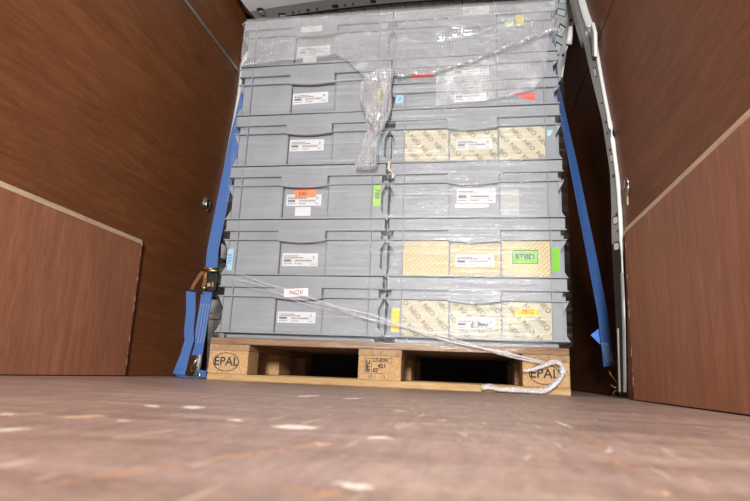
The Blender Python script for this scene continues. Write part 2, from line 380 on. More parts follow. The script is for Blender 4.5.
# ceiling of narrow grey boards with open joints
ce = struct(MB().box(-.42, YR, 1.985, 1.50, YF, 2.0).build('ceiling', 'dark'), 'grey boarded van roof', 'ceiling')
pm = MB().box(.002, .615, 0, .0692, YF - .01, .010).mesh('roof_board', 'ceil')
for i in range(26): link('roof_board', pm, ce, loc=(-.36 + i * .0712, 0, 1.815 + .052 * (1 - ((-.325 + i * .0712 - .62) / .85) ** 2) + .005))
MB().box(-.40, YR, 1.955, 1.48, .37, 1.97).build('roof_lining', 'white_metal', ce)

# right pillar: rubber edged metal post at the end of the right plywood
tp = struct(bpy.data.objects.new('trim_1', None), 'curved grey metal door pillar with holes on the right', 'pillar'); COL.objects.link(tp)
zz = [.02 + i * (1.95 - .02) / 40 for i in range(41)]
MB().tube([(XR - .006, interp(rp, z)[0] + .004, z) for z in zz], [.0028 if z < .44 else .0065 for z in zz], 8).build('edge_seal', 'white_metal', tp, smooth=True)
# inner edge of the pillar face: it stands proud of the plywood, 30 mm deeper than the seal
web = []
for u, v in ((618, 391), (616, 320), (612.5, 260), (611.5, 232), (611.5, 209), (610, 172), (602, 120), (592, 80), (582, 36), (572, 0), (560, -40)):
    p = at_y(u, v, 0)
    for it in range(8): p = at_y(u, v, interp(rp, p.z)[0] + .03)
    web.append((p.z, p.x, p.y))
web[0] = (0.0, web[0][1], web[0][2])
def pillar_pt(k, z):
    a = Vector((XR - .006, interp(rp, z)[0] + .006, z)); x, y = interp(web, z); return a + (Vector((x, y, z)) - a) * k
m = MB(); m.grid(lambda u, v: pillar_pt(u, .45 + v * 1.2), 4, 40); m.build('pillar_web', 'pillar_grey', tp, smooth=True)
m = MB(); m.grid(lambda u, v: pillar_pt(1, .02 + v * 1.63) + Vector((u * .09, .05 * u, 0)), 2, 40); m.build('pillar_return', 'pillar_grey', tp)
MB().grid(lambda u, v: pillar_pt(u, .02 + v * .43), 3, 8).build('pillar_cover', 'black', tp, label='black plastic lower pillar cover')
MB().tube([pillar_pt(.15, z) - Vector((.0, .006, 0)) for z in (.02, .1, .2, .3, .36)], .004, 6).build('cover_edge', 'pillar_grey', tp)
MB().tube([pillar_pt(.85, z) - Vector((.0, .006, 0)) for z in (.02, .1, .16, .2)], .003, 6).build('metal_lip', 'seam', tp)
def wall_mark(u, v, w, h, k, name, mat, deep):      # pressed opening on the pillar web
    p = at_y(u, v, -.05)
    for it in range(8): p = at_y(u, v, pillar_pt(k, p.z).y)
    q = pillar_pt(k, p.z); t1 = (pillar_pt(k, p.z + .02) - pillar_pt(k, p.z - .02)).normalized()
    ac = (pillar_pt(k + .1, p.z) - pillar_pt(k - .1, p.z)).normalized(); n = ac.cross(t1)
    if n.y > 0: n = -n
    c = q + n * deep; mm = MB(); rim = []
    for i in range(12):
        th = 2 * math.pi * i / 12; cx, sx = math.cos(th), math.sin(th); e = .55
        rim.append(c + ac * w * math.copysign(abs(cx) ** e, cx) + t1 * h * math.copysign(abs(sx) ** e, sx))
    nb = len(mm.v); mm.v += [tuple(r) for r in rim] + [tuple(r - n * .004) for r in rim]
    mm.f.append(tuple(range(12))); mm.f += [(i, (i + 1) % 12, 12 + (i + 1) % 12, 12 + i) for i in range(12)]
    return mm.build(name, mat, tp)
for (u, v, w, h, k) in ((603, 103, .004, .004, .5), (606, 122, .004, .004, .5), (608, 133, .004, .004, .5), (611, 150, .004, .004, .5), (613, 176, .005, .005, .5), (613, 214, .004, .004, .35), (614, 231, .004, .004, .3)):
    wall_mark(u, v, w, h, k, 'hole', 'dark', .001)
for (u, v, w, h, k) in ((617, 220, .011, .014, .5), (618, 246, .011, .014, .5), (609, 158, .006, .016, .4), (597, 72, .006, .028, .5)):
    wall_mark(u, v, w, h, k, 'pressed_slot', 'dark', .001); wall_mark(u + 1, v + .5, w * .7, h * .75, k, 'slot_tongue', 'grey_metal', .003)
# thick head of the pillar and its bracket
hd = [at_x(u, v, 1.335) for u, v in ((590, 33), (586, 22), (582, 8), (578, -8), (572, -30))]
MB().ribbon([h + Vector((0, .03, 0)) for h in hd], [Vector((.004, .075, .0))] * 5, .03).build('pillar_head', 'white_metal', tp, bevel=.006)
b = at_x(588, 36, 1.33); MB().prism([(b.y - .03, b.z - .05), (b.y + .02, b.z - .02), (b.y + .05, b.z + .05), (b.y - .01, b.z + .04)], 1.318, 1.330, 'x').build('gusset', 'pale_panel', tp)
b = at_x(595, 42, 1.325); MB().prism([(b.y - .02, b.z - .07), (b.y + .012, b.z - .05), (b.y + .015, b.z + .03), (b.y + .05, b.z + .06), (b.y, b.z + .08), (b.y - .03, b.z + .02)], 1.316, 1.328, 'x').build('bracket', 'white_metal', tp, bevel=.003)
b = at_y(571, 38, .35); MB().tube([(b.x, .35, b.z + .05), (b.x - .004, .35, b.z + .01), (b.x - .010, .35, b.z - .03)], [.010, .012, .013], 8).build('hanging_tab', 'white_metal', tp, smooth=True)

# left pillar, mostly behind the strap and the stack
tl = struct(bpy.data.objects.new('trim_2', None), 'white metal door pillar behind the blue strap on the left', 'pillar'); COL.objects.link(tl)
MB().tube([(XL + .008, interp(lp, z)[0] + .006, z) for z in zz if z < 1.62], .010, 8).build('edge_seal', 'white_metal', tl, smooth=True)
MB().grid(lambda u, v: Vector((XL - .004 - .05 * u, interp(lp, .02 + v * 1.9)[0] + .01 + .05 * u, .02 + v * 1.9)), 2, 20).build('pillar_web', 'grey_metal', tl)
def lbox(u0, v0, u1, v1, y, th, name, mat, poly=None):
    pts = poly or [(u0, v0), (u1, v0), (u1, v1), (u0, v1)]
    return MB().prism([(lambda p: (p.x, p.z))(at_y(u, v, y)) for u, v in pts], y, y + th, 'y').build(name, mat, tl, bevel=.003)
lbox(0, 0, 0, 0, .46, .05, 'pillar_cover', 'black', [(218, 256), (222, 258), (224, 268), (219, 285), (218, 298), (207, 298), (209, 275)])
lbox(0, 0, 0, 0, .47, .05, 'pillar_foot', 'grey_metal', [(211, 299), (219, 300), (223, 315), (224, 345), (207, 345), (208, 312)])
lbox(0, 0, 0, 0, .46, .012, 'foot_plate', 'seam', [(208, 312), (221, 314), (219, 320), (208, 319)])
lbox(0, 0, 0, 0, .48, .03, 'foot_post', 'pale_panel', [(208, 320), (216, 320), (214, 372), (206, 372)])
lbox(0, 0, 0, 0, .50, .05, 'pillar_lip', 'grey_metal', [(221, 243), (226, 246), (227, 258), (220, 262)])
lbox(0, 0, 0, 0, .62, .02, 'upper_flap', 'white_metal', [(243, 56), (248, 50), (248, 66), (239, 70)])

# roof bow: pressed metal hoop across the roof behind the stack
tb = struct(bpy.data.objects.new('trim_3', None), 'grey pressed metal roof bow with holes above the stack', 'roof bow'); COL.objects.link(tb)
def bow_z(x): return 1.815 + .052 * (1 - ((x - .62) / .85) ** 2)
BX0, BW = -.205, 1.545
def bxx(u, y): a = -.207 - .055 * (.6 - y) / .24; return a + (1.34 - a) * u
m = MB(); m.grid(lambda u, v: Vector((bxx(u, .36 + .17 * v), .36 + .17 * v, bow_z(BX0 + BW * u) + .05 * (1 - v * .7) ** 2)), 30, 5); m.build('bow_sheet', 'white_metal', tb, smooth=True)
m = MB(); m.grid(lambda u, v: Vector((bxx(u, .36), .36, bow_z(bxx(u, .36)) * (1 - v) + .05 * (1 - v) + 1.955 * v)), 30, 1); m.build('bow_front', 'white_metal', tb)
m = MB(); m.grid(lambda u, v: Vector((bxx(u, .53 + .07 * v), .53 + .07 * v, bow_z(BX0 + BW * u) + .0045 * (1 - v))), 30, 2); m.build('bow_flange', 'grey_metal', tb, smooth=True)
m = MB(); m.grid(lambda u, v: Vector((BX0 + BW * u, .60 + .014 * v, bow_z(BX0 + BW * u) - .001)), 30, 1); m.build('bow_gap_shade', 'dark', tb)  # dark strip drawn in as the shadow line between bow and boards
m = MB(); m.grid(lambda u, v: Vector((bxx(0, .36 + .28 * v) * (1 - u) + -.298 * u, .36 + .28 * v, bow_z(bxx(0, .36 + .28 * v)) + (.05 * (1 - v * 1.15) ** 2 if v < .85 else 0) + .12 * u * (1 - .3 * v))), 4, 6); m.build('bow_corner', 'white_metal', tb, smooth=True)
def bow_hole(u, v, w, d, name='bow_hole', mat='dark', dz=-.0015):
    p = at_y(u, v, .5)
    for it in range(12):
        z = bow_z(p.x) + (.05 * (1 - (p.y - .36) / .17 * .7) ** 2 if p.y < .53 else .0045 * (.60 - p.y) / .07); p = at_z(u, v, z)
    MB().box(p.x - w, p.y - d, p.z + dz - .003, p.x + w, p.y + d, p.z + dz + .006).build(name, mat, tb, bevel=.0015)
for (u, v, w) in ((293, 12, .005), (299, 11, .003), (308, 9.3, .008), (317, 8.3, .004), (345, 4.5, .004), (353, 3.4, .004)): bow_hole(u, v, w, .004)
bow_hole(335, 5.4, .016, .008); bow_hole(373, .6, .014, .008)
for (u, v, w, d) in ((261, 11, .016, .022), (282, 14.5, .018, .012), (270, 18.6, .02, .006)):
    bow_hole(u, v, w, d); bow_hole(u + .8, v + 1, w * .8, d * .7, 'hole_backing', 'pale_panel', -.004)
# right leg of the hoop: ladder of rectangular openings, in the plane y = .60
lg = [(553, -12), (580, -12), (576, 12), (570, 35), (565, 55), (561, 80), (555, 84), (548, 60)]
P2 = lambda u, v, y=.60: (at_y(u, v, y).x, at_y(u, v, y).z)
MB().prism([P2(*q) for q in lg], .60, .612, 'y').build('hoop_leg', 'grey_metal', tb)
MB().ribbon([Vector((P2(u, v)[0], .588, P2(u, v)[1])) for u, v in ((580, -12), (576, 12), (570, 35), (565, 55), (561, 80))], Vector((0, .014, 0)), .006).build('leg_flange', 'white_metal', tb)
for q in ([(559, -2), (569, -1), (568, 3), (558, 3)], [(557, 8), (567, 10), (565, 17), (556, 14)], [(560, 23), (566, 27), (562, 38), (556, 35)], [(556, 41), (562, 45), (559, 56), (554, 53)], [(556, 60), (558, 62), (557, 68), (554, 66)]):
    MB().prism([P2(*k, .598) for k in q], .597, .6005, 'y').build('leg_opening_shade', 'dark', tb)  # dark plate, showing above the panel as a painted upper-edge shadow
    c = (sum(k[0] for k in q) / 4 + .6, sum(k[1] for k in q) / 4 + 1.4)
    MB().prism([P2(c[0] + (k[0] - c[0]) * .82, c[1] + (k[1] - c[1]) * .78, .596) for k in q], .5955, .5985, 'y').build('opening_panel', 'pale_panel', tb)
for q in ((571, 20), (563, 55)): MB().tube([(P2(*q, .595)[0], .594, P2(*q, .595)[1]), (P2(*q, .595)[0], .601, P2(*q, .595)[1])], .006, 8).build('bow_hole', 'dark', tb)

# lashing rings in the plywood
r = at_x(206, 204, XL); t_ = thing('lashing_ring', 'silver lashing eye set in the left plywood beside the blue strap', 'lashing ring', r, 'lashing rings')
MB().tube([(-.001, 0, 0), (.006, 0, 0)], [.032, .027], 16).build('cup', 'steel', t_, smooth=False); MB().tube([(.0062, 0, 0), (.0066, 0, 0)], .02, 14).build('cup_hollow', 'dark', t_)
MB().tube([(.010, .018 * math.cos(a), .024 * math.sin(a)) for a in [i * math.pi / 8 for i in range(17)]], .004, 6).build('ring', 'steel', t_, smooth=True)
r = at_x(627.5, 190, XR); t_ = thing('lashing_ring', 'small wire lashing ring on the right plywood by the pillar', 'lashing ring', r, 'lashing rings')
MB().tube([(.001, 0, 0), (-.004, 0, 0)], [.014, .012], 12).build('cup', 'steel', t_); MB().tube([(-.008, -.02 + .022 * math.cos(a), .002 + .026 * math.sin(a)) for a in [i * math.pi / 8 for i in range(17)]], .0022, 6).build('ring', 'steel', t_, smooth=True)
MB().prism([(-.004, -.012), (.012, -.012), (.008, -.045), (-.002, -.045)], -.003, -.0005, 'x').build('tab', 'tan', t_)

# ================================================================== pallet
pal = thing('euro_pallet', 'wooden pallet with oval stamped blocks standing on the van floor', 'pallet')
y = 0
rnd = random.Random(2)
for w, mt in ((.145, 'board'), (.100, 'board'), (.145, 'board'), (.100, 'board'), (.145, 'board')):
    MB().box(0.001, y, .1222, 1.199, y + w, .144).build('top_board', mt, pal, bevel=.0015); y += w + .04125
for x in (0, .5275, 1.055): MB().box(x, .002, .1002, x + .145, .798, .122).build('cross_board', 'cross', pal, bevel=.0015)
blocks = {}
for i, x in enumerate((0, .5275, 1.055)):
    for j, (y0, d) in enumerate(((0, .1), (.3275, .145), (.7, .1))):
        blocks[i, j] = MB().box(x + .001, y0 + .001, .0222, x + .144, y0 + d - .001, .1).build('block', 'block', pal, bevel=.002)
for y0, d in ((0, .1), (.3275, .145), (.7, .1)): MB().box(0, y0, 0.0, 1.2, y0 + d, .022).build('bottom_board', 'board_new', pal, bevel=.002)
for i, x in ((0, .066), (2, 1.122)):
    m = MB(); n = 40
    for k in range(n):
        a0, a1 = 2 * math.pi * k / n, 2 * math.pi * (k + 1) / n
        m.prism([(x + .047 * math.cos(a) * s, .062 + .032 * math.sin(a) * s) for a, s in ((a0, 1), (a1, 1), (a1, .93), (a0, .93))], .0002, .0012)
    m.build('oval_stamp', 'ink', blocks[i, 0]); front_text(blocks[i, 0], text_mesh('EPAL', .041, 'ink', bold=.01), x, .0005, .063)
m = MB(); bx = .5275
for a, b_ in (((.024, .043), (.024, .092)), ((.046, .043), (.046, .092)), ((.112, .082), (.112, .092))): m.box(bx + a[0], .0002, a[1], bx + a[0] + .0014, .0012, b_[1])
for a, b_, z in ((.024, .112, .092), (.046, .112, .081), (.024, .092, .043)): m.box(bx + a, .0002, z, bx + b_, .0012, z + .0012)
m.build('mark_frame', 'ink', blocks[1, 0])
front_text(blocks[1, 0], text_mesh('IPPC', .019, 'ink', bold=.04), bx + .035, .0005, .067, math.pi / 2)
front_text(blocks[1, 0], text_mesh('LT-0741', .015, 'ink', bold=.03), bx + .077, .0005, .0865)
front_text(blocks[1, 0], text_mesh('421', .018, 'ink', bold=.04), bx + .080, .0005, .068); front_text(blocks[1, 0], text_mesh('07', .018, 'ink', bold=.04), bx + .060, .0005, .053)
front_text(blocks[1, 0], text_mesh('07-1   -13', .014, 'ink_soft', bold=.03), bx + .065, .0005, .033)

# ================================================================== crates
CW, CD, Z0, PT = .592, .395, .163, .204
def crate_meshes(half):
    H = .102 if half else .204
    D = {}
    zr = .068 if half else .164          # bottom of the rim band
    rid = [.064] if half else [.126, .160]
    b = MB(); x0, x1, y0, y1, t_ = .018, CW - .018, .012, CD - .012, .004
    b.box(x0, y0, 0, .213, y0 + t_, H - .004); b.box(.380, y0, 0, x1, y0 + t_, H - .004)                   # front wall bays
    b.box(.213, .022, 0, .380, .026, H - .004); b.box(.2090, y0, 0, .213, .026, H - .004); b.box(.380, y0, 0, .3835, .026, H - .004)   # recessed centre bay
    b.box(x0, y1 - t_, 0, x1, y1, H - .004); b.box(x0, y0 + t_, 0, x0 + t_, y1 - t_, H - .004); b.box(x1 - t_, y0 + t_, 0, x1, y1 - t_, H - .004)
    b.box(x0, y0 + t_, 0, x1, y1 - t_, .004)
    D['body'] = b.mesh('body', 'crate')
    D['foot'] = MB().box(.030, .032, -.0185, CW - .030, CD - .032, -.0005).mesh('foot', 'crate', .003)
    D['base_lip'] = MB().ring(0, 0, CW, CD, .014, 0, .0045).mesh('base_lip', 'crate', .0008)
    D['ridge'] = [MB().ring(0, 0, CW, CD, .014, z, z + .0042).mesh('ridge', 'crate', .0008) for z in rid]
    D['rim'] = MB().ring(.004, .003, CW - .004, CD - .003, .007, zr, H - .003).mesh('rim', 'crate', .0008)
    D['rib'] = []
    for x in (.050, CW - .0535): D['rib'].append(MB().box(x, .001, .0045, x + .0035, .0125, H - .003).mesh('rib', 'crate', .0006))
    for y in (.06, .2, CD - .06):
        D['rib'].append(MB().box(.001, y, .0045, .0185, y + .0035, H - .003).mesh('rib', 'crate')); D['rib'].append(MB().box(CW - .0185, y, .0045, CW - .001, y + .0035, H - .003).mesh('rib', 'crate'))
    zt = rid[0]; gh = .018 if half else .036; D['gusset'] = []
    for (xa, xb) in ((.001, .019), (CW - .001, CW - .019)):
        for (ya, yb) in ((.006, .010), (CD - .010, CD - .006)):
            D['gusset'].append(MB().prism([(xa, zt), (xb, zt), (xb, zt - gh)], ya, yb).mesh('gusset', 'crate'))
            D['gusset'].append(MB().prism([(xa, .0045), (xb, .0045), (xb, .0045 + gh * .85)], ya, yb).mesh('gusset', 'crate'))
    # handle flap with a curved lower edge
    if half: pts = [(.205, zr + .004), (.205, zr - .004)] + [(.205 + .173 * k / 12, zr - .004 - .004 * math.sin(math.pi * k / 12)) for k in range(1, 12)] + [(.378, zr - .004), (.378, zr + .004)]
    else: pts = [(.205, .166), (.205, .123), (.211, .1225)] + [(.211 + .161 * k / 14,   .123 - .0065 * math.sin(math.pi * k / 14)) for k in range(1, 14)] + [(.372, .1225), (.378, .123), (.378, .166)]
    D['handle_flap'] = MB().prism(pts, -.0012, .0105).mesh('handle_flap', 'crate', .0007)
    return D
FULL, HALF = crate_meshes(False), crate_meshes(True)
# shared label print: rows of tiny unreadable type, a dark field, a small blue emblem
def print_mesh(seed):
    rnd = random.Random(seed); m = MB(); m2 = MB()
    rows = [(.80, .03, .45, .075), (.66, .03, .60, .10), (.42, .36, .84, .10), (.16, .03, .26, .075), (.16, .36, .56, .08), (.14, .82, .95, .06)]
    for (z, xa, xb, h) in rows:
        x = xa
        while x < xb:
            w = rnd.uniform(.02, .07); m.box(x - .5, 0, z - h / 2 - .5, min(x + w, xb) - .5, .06, z + h / 2 - .5); x += w + rnd.uniform(.008, .02)
    for z in (.54, .30): m.box(-.47, 0, z - .508, .46, .06, z - .496)
    m.box(-.47, 0, .33 - .5, -.26, .06, .52 - .5)
    m2.prism([(.36, .22), (.41, .22), (.41, .16), (.44, .16), (.385, .10), (.36, .16)], 0, .06); m2.box(.36, 0, .24, .43, .06, .28)
    return m.mesh('print', 'ink_soft'), m2.mesh('emblem', 'ink_blue')
PR = [print_mesh(s) for s in (1, 2, 3)]
DEPTH = {'bay': .0120, 'centre': .0220, 'flap': -.0012, 'neo': .0104, 'neoc': .0204, 'rim': .003}
def sheet(crate, org, px, where, mat, name, tilt=0.0, th=.0006, poly=None, extra=0.0):
    u0, u1, v0, v1 = px; yy = DEPTH[where] - extra
    c = at_y((u0 + u1) / 2, (v0 + v1) / 2, yy); w = (at_y(u1, (v0 + v1) / 2, yy) - at_y(u0, (v0 + v1) / 2, yy)).x; h = (at_y((u0 + u1) / 2, v0, yy) - at_y((u0 + u1) / 2, v1, yy)).z
    m = MB()
    if poly: m.prism([(p[0] * w, p[1] * h) for p in poly], -th, 0)
    else: m.box(-w / 2, -th, -h / 2, w / 2, 0, h / 2)
    o = m.build(name, mat, crate); o.location = (c.x - org[0], yy - .0002, c.z - org[2]); o.rotation_euler = (0, -tilt, 0)
    return o, w, h
def label(crate, org, px, where='centre', tilt=0.0, k=0, mat='paper', extra=0):
    o, w, h = sheet(crate, org, px, where, mat, 'paper_label', tilt, extra=extra)
    for me, nm in zip(PR[k % 3], ('print', 'emblem')):
        p = link(nm, me, o); p.scale = (w * .97, .005, h * .94); p.location = (0, -.0008, 0)
    return o
def note(crate, org, px, where, mat, txt=None, size=.02, ang=0.0, ink='ink', tilt=0.0, shear=.2, extra=0, name='sticky_note', poly=None, off=(0, 0)):
    o, w, h = sheet(crate, org, px, where, mat, name, tilt, extra=extra, poly=poly)
    if txt: front_text(o, text_mesh(txt, size, ink, 2, shear), off[0], -.0009, off[1], ang, 'handwriting')
    return o
NEO = text_mesh('NEO', .0235, 'ink_neo', 3, bold=.004)
def neo_panel(crate, x0, x1, z0, z1, y, seed, fine=False):
    o = MB().box(x0, y - .0014, z0, x1, y, z1).build('printed_sheet', 'cream_fine' if fine else 'cream', crate)
    if fine: return o
    bm = bmesh.new(); rnd = random.Random(seed); ox, oz = rnd.uniform(0, .03), rnd.uniform(0, .05)
    for i in range(-8, 9):
        for j in range(-8, 9):
            cx = (x0 + x1) / 2 + i * .0415 - j * .005 + ox; cz = (z0 + z1) / 2 - i * .0445 - j * .056 + oz
            if not (x0 - .03 < cx < x1 + .03 and z0 - .03 < cz < z1 + .03): continue
            b2 = bmesh.new(); b2.from_mesh(NEO)
            b2.transform(Matrix.Translation((cx, y - .0018, cz)) @ Matrix.Rotation(math.radians(47), 4, 'Y') @ Matrix.Rotation(math.pi / 2, 4, 'X') )
            tmp = bpy.data.meshes.new('t'); b2.to_mesh(tmp); bm.from_mesh(tmp); b2.free(); bpy.data.meshes.remove(tmp)
    for co, no in (((x0 + .001, 0, 0), (-1, 0, 0)), ((x1 - .001, 0, 0), (1, 0, 0)), ((0, 0, z0 + .001), (0, 0, -1)), ((0, 0, z1 - .001), (0, 0, 1))):
        bmesh.ops.bisect_plane(bm, geom=bm.verts[:] + bm.edges[:] + bm.faces[:], plane_co=co, plane_no=no, clear_outer=True)
    me = bpy.data.meshes.new('lettering'); bm.to_mesh(me); bm.free(); me.materials.append(M['ink_neo']); link('lettering', me, o); return o
def crate(x, z, half, lab):
    D = HALF if half else FULL
    c = thing('storage_crate', lab, 'crate', (x, 0, z), 'grey crates stacked on the pallet')
    for k in ('body', 'foot', 'base_lip', 'rim', 'handle_flap'): link(k, D[k], c)
    for me in D['ridge']: link('ridge', me, c)
    for me in D['rib']: link('rib', me, c)
    for me in D['gusset']: link('gusset', me, c)
    return c, (x, 0, z)
XA, XB = .011, .609
zc = [Z0 + PT * i for i in range(6)]
# ---- left column, bottom to top
c, o = crate(XA + 0.001, zc[0], False, 'grey plastic crate with pink-edged note on its handle, bottom of left column')
label(c, o, (277.5, 315.5, 311.8, 323), k=0); note(c, o, (284, 308, 288.6, 296.6), 'flap', 'pinkpaper', 'NOV', .022, tilt=.06, ink='ink_soft')
c, o = crate(XA + 0.001, zc[1], False, 'grey crate with pale blue tag at its left corner, second from bottom, left column')
label(c, o, (282.4, 317.8, 253.2, 266.2), k=1); note(c, o, (226.8, 232.8, 248.8, 270.2), 'bay', 'blue_note', '7635', .021, math.pi / 2, 'ink_blue', shear=.1)
c, o = crate(XA + -0.003, zc[2], False, 'grey crate with orange note on its label and lime tag, left column')
label(c, o, (286.6, 321.4, 194.4, 205.8), k=2); note(c, o, (295, 316, 189.4, 197.6), 'centre', 'orange', 'D61', .020, extra=.0012, tilt=.05, off=(-.008, 0))
note(c, o, (295, 310.6, 207, 216), 'centre', 'paper'); note(c, o, (373.4, 380.6, 185.2, 206), 'bay', 'lime', '788', .026, -math.pi / 2, 'ink_soft', off=(0, .008))
c, o = crate(XA + 0.001, zc[3], False, 'grey crate behind the lower end of the hanging twist, fourth in left column')
label(c, o, (290, 323.8, 139.6, 151), k=0); note(c, o, (375.6, 381, 136, 155), 'bay', 'blue_note')
c, o = crate(XA + 0.000, zc[4], False, 'grey crate with yellow tag behind the twisted bubble wrap, second from top, left column')
label(c, o, (293, 328, 92.8, 103.6), k=1, tilt=.03); note(c, o, (377.6, 383.6, 85.6, 104.6), 'bay', 'yellow')
c, o = crate(XA + -0.001, zc[5], False, 'grey plastic crate fully behind bubble wrap, top of left column')
label(c, o, (298, 330, 46, 56.4), k=2, tilt=.03); note(c, o, (303, 316.6, 56.8, 62.4), 'centre', 'paper'); note(c, o, (301, 322, 26.4, 32.2), 'flap', 'paper', tilt=.02)
# ---- right column, bottom to top
def neo_set(c, seed, fine=False):
    neo_panel(c, .0545, .2085, .006, .1245, .0118, seed, fine); neo_panel(c, .2150, .3785, .006, .1205, .0218, seed + 1, fine); neo_panel(c, .3845, .5405, .006, .1245, .0118, seed + 2, fine)
c, o = crate(XB + 0.003, zc[0], False, 'grey crate with NEO printed sheets and a yellow note, bottom of right column')
neo_set(c, 11); label(c, o, (456, 495.5, 317.6, 329.8), 'neoc', k=0)
front_text(c, text_mesh('L 964', .024, 'ink', 2, .3), at_y(479, 325.2, .02).x - o[0], .0185, at_y(479, 325.2, .02).z - o[2], -.08, 'handwriting')
note(c, o, (514.5, 538, 308.2, 316.8), 'neo', 'yellow', '-7912', .020, 0, 'ink_red', tilt=.12); note(c, o, (391.4, 399.2, 308.6, 332), 'bay', 'yellow')
c, o = crate(XB + 0.003, zc[1], False, 'grey crate with yellow fine-printed sheets and green STBD label in the right column')
neo_set(c, 0, True); label(c, o, (455.6, 494, 254.6, 267), 'neoc', k=1)
s_, w, h = sheet(c, o, (512, 538, 250, 264), 'neo', 'ink', 'green_label'); g_ = MB().box(-w / 2 + .002, -.0012, -h / 2 + .002, w / 2 - .002, -.0006, h / 2 - .002).build('label_face', 'green', s_)
front_text(s_, text_mesh('STBD', .026, 'ink', bold=.035), 0, -.0016, 0); note(c, o, (552, 559.6, 247.8, 271.4), 'bay', 'green')
c, o = crate(XB + 0.000, zc[2], False, 'plain grey plastic crate with white label only, third from bottom of right column')
label(c, o, (456.6, 495.6, 188, 203), k=2); note(c, o, (455, 488, 204, 207.6), 'centre', 'paper'); note(c, o, (500.5, 519, 188.5, 215), 'bay', 'residue', name='glue_residue')
MB().ribbon([at_y(u, v, -.004) - Vector(o) for u, v in ((389.5, 161), (388.5, 168), (391, 172), (394, 174), (392.5, 178))], [Vector((.004, 0, .001)), Vector((.005, 0, .002)), Vector((.008, 0, -.005)), Vector((.006, 0, -.004)), Vector((.003, 0, -.002))], .001).build('torn_tape', 'tan', c)
c, o = crate(XB + -0.003, zc[3], False, 'grey crate with NEO printed sheets just below the two thin crates, right column')
neo_set(c, 21); label(c, o, (456, 492, 138.8, 149.4), 'neoc', k=0)
note(c, o, (547, 552.6, 130, 136.4), 'bay', 'blue_note', poly=[(-.5, .5), (.5, .5), (.42, .1), (.15, -.3), (-.2, -.5), (-.5, -.5)])
c, o = crate(XB - .004, zc[4], True, 'shallow grey plastic crate with blue tag and red corner, lower of the two thin crates')
label(c, o, (454.5, 486, 89.4, 101.4), k=1); note(c, o, (395.6, 403.2, 89.6, 103.6), 'bay', 'blue_note', '5', .022, -.3, 'ink_blue', off=(0, -.012))
note(c, o, (514, 535, 92.8, 101), 'bay', 'red', poly=[(-.5, .35), (.5, .5), (.48, -.5), (.1, -.32)])
c, o = crate(XB - .005, zc[4] + PT / 2, True, 'shallow grey plastic crate with red note at its left, upper of the two thin crates')
label(c, o, (453, 489, 66.5, 75.4), k=2); note(c, o, (412, 433, 72, 78), 'bay', 'red', tilt=.08)
c, o = crate(XB - .006, zc[5], False, 'grey plastic crate with small yellow tag under bubble wrap, top of right column')
label(c, o, (463, 489, 6.4, 14.6), 'flap', k=0); note(c, o, (516, 524, 14.8, 26), 'rim', 'yellow', extra=.004); note(c, o, (505, 514, 21.5, 26), 'rim', 'lime', extra=.004, tilt=.3)

# ================================================================== stretch film, bubble wrap
def nz(x, y, z): return noise.noise(Vector((x, y, z)))
film = thing('stretch_film', 'clear stretch film wound round the crates with a bunched tail at the pallet', 'plastic film')
def film_bottom(x): return interp([(-.1, .150), (.30, .150), (.42, .124), (1.0, .122), (1.12, .146), (1.4, .150)], x)[0]
def film_pt(u, v):
    L = [(.008, .40)]
    s = u * (.404 * 2 + 1.202)
    if s < .404: x, y, side = L[0][0], .40 - s, 1
    elif s < 1.606: x, y, side = .008 + (s - .404), -.0045, 0
    else: x, y, side = 1.210, s - 1.606, 2
    z = film_bottom(x) + (1.375 - film_bottom(x)) * v
    d = .0040 * abs(nz(x * 1.6, z * 24, 1.3)) + .0022 * abs(nz(x * 2.6, z * 60, 4.1)) + .0008
    if side == 0: y -= d
    elif side == 1: x -= d
    else: x += d
    return Vector((x, y, z))
MB().grid(film_pt, 170, 230).build('film_wrap', 'film', film, smooth=True)
rope_px = [(226, 274), (244, 280), (270, 288), (300, 298), (335, 308), (365, 316), (395, 324), (430, 335), (470, 346), (510, 355), (545, 363.5)]
rnd = random.Random(9)
for k in range(6):
    off0, off1 = rnd.uniform(-5, 7), rnd.uniform(-2, 2); pts = []; rad = []
    for i in range(41):
        s = i / 40 * (len(rope_px) - 1); a = min(int(s), len(rope_px) - 2); f = s - a
        u = rope_px[a][0] + (rope_px[a + 1][0] - rope_px[a][0]) * f; v = rope_px[a][1] + (rope_px[a + 1][1] - rope_px[a][1]) * f
        q = i / 40; v += (off0 * (1 - q) + off1 * q) + 1.0 * math.sin(i * .7 + k * 1.7)
        pts.append(at_y(u, v, -.013 - .002 * k)); rad.append((.0006 + .0036 * q) * (.6 + .25 * math.sin(i * .5 + k)))
    MB().tube(pts, rad, 6).build('bunched_strand', 'rope', film, smooth=True)
loop = [(523, 371), (533, 369), (545, 366), (553, 363), (559, 363), (563, 368), (562, 375), (558, 382), (552, 387), (545, 391), (535, 392), (524, 391), (512, 390), (500, 390), (490, 388), (480, 388.5)]
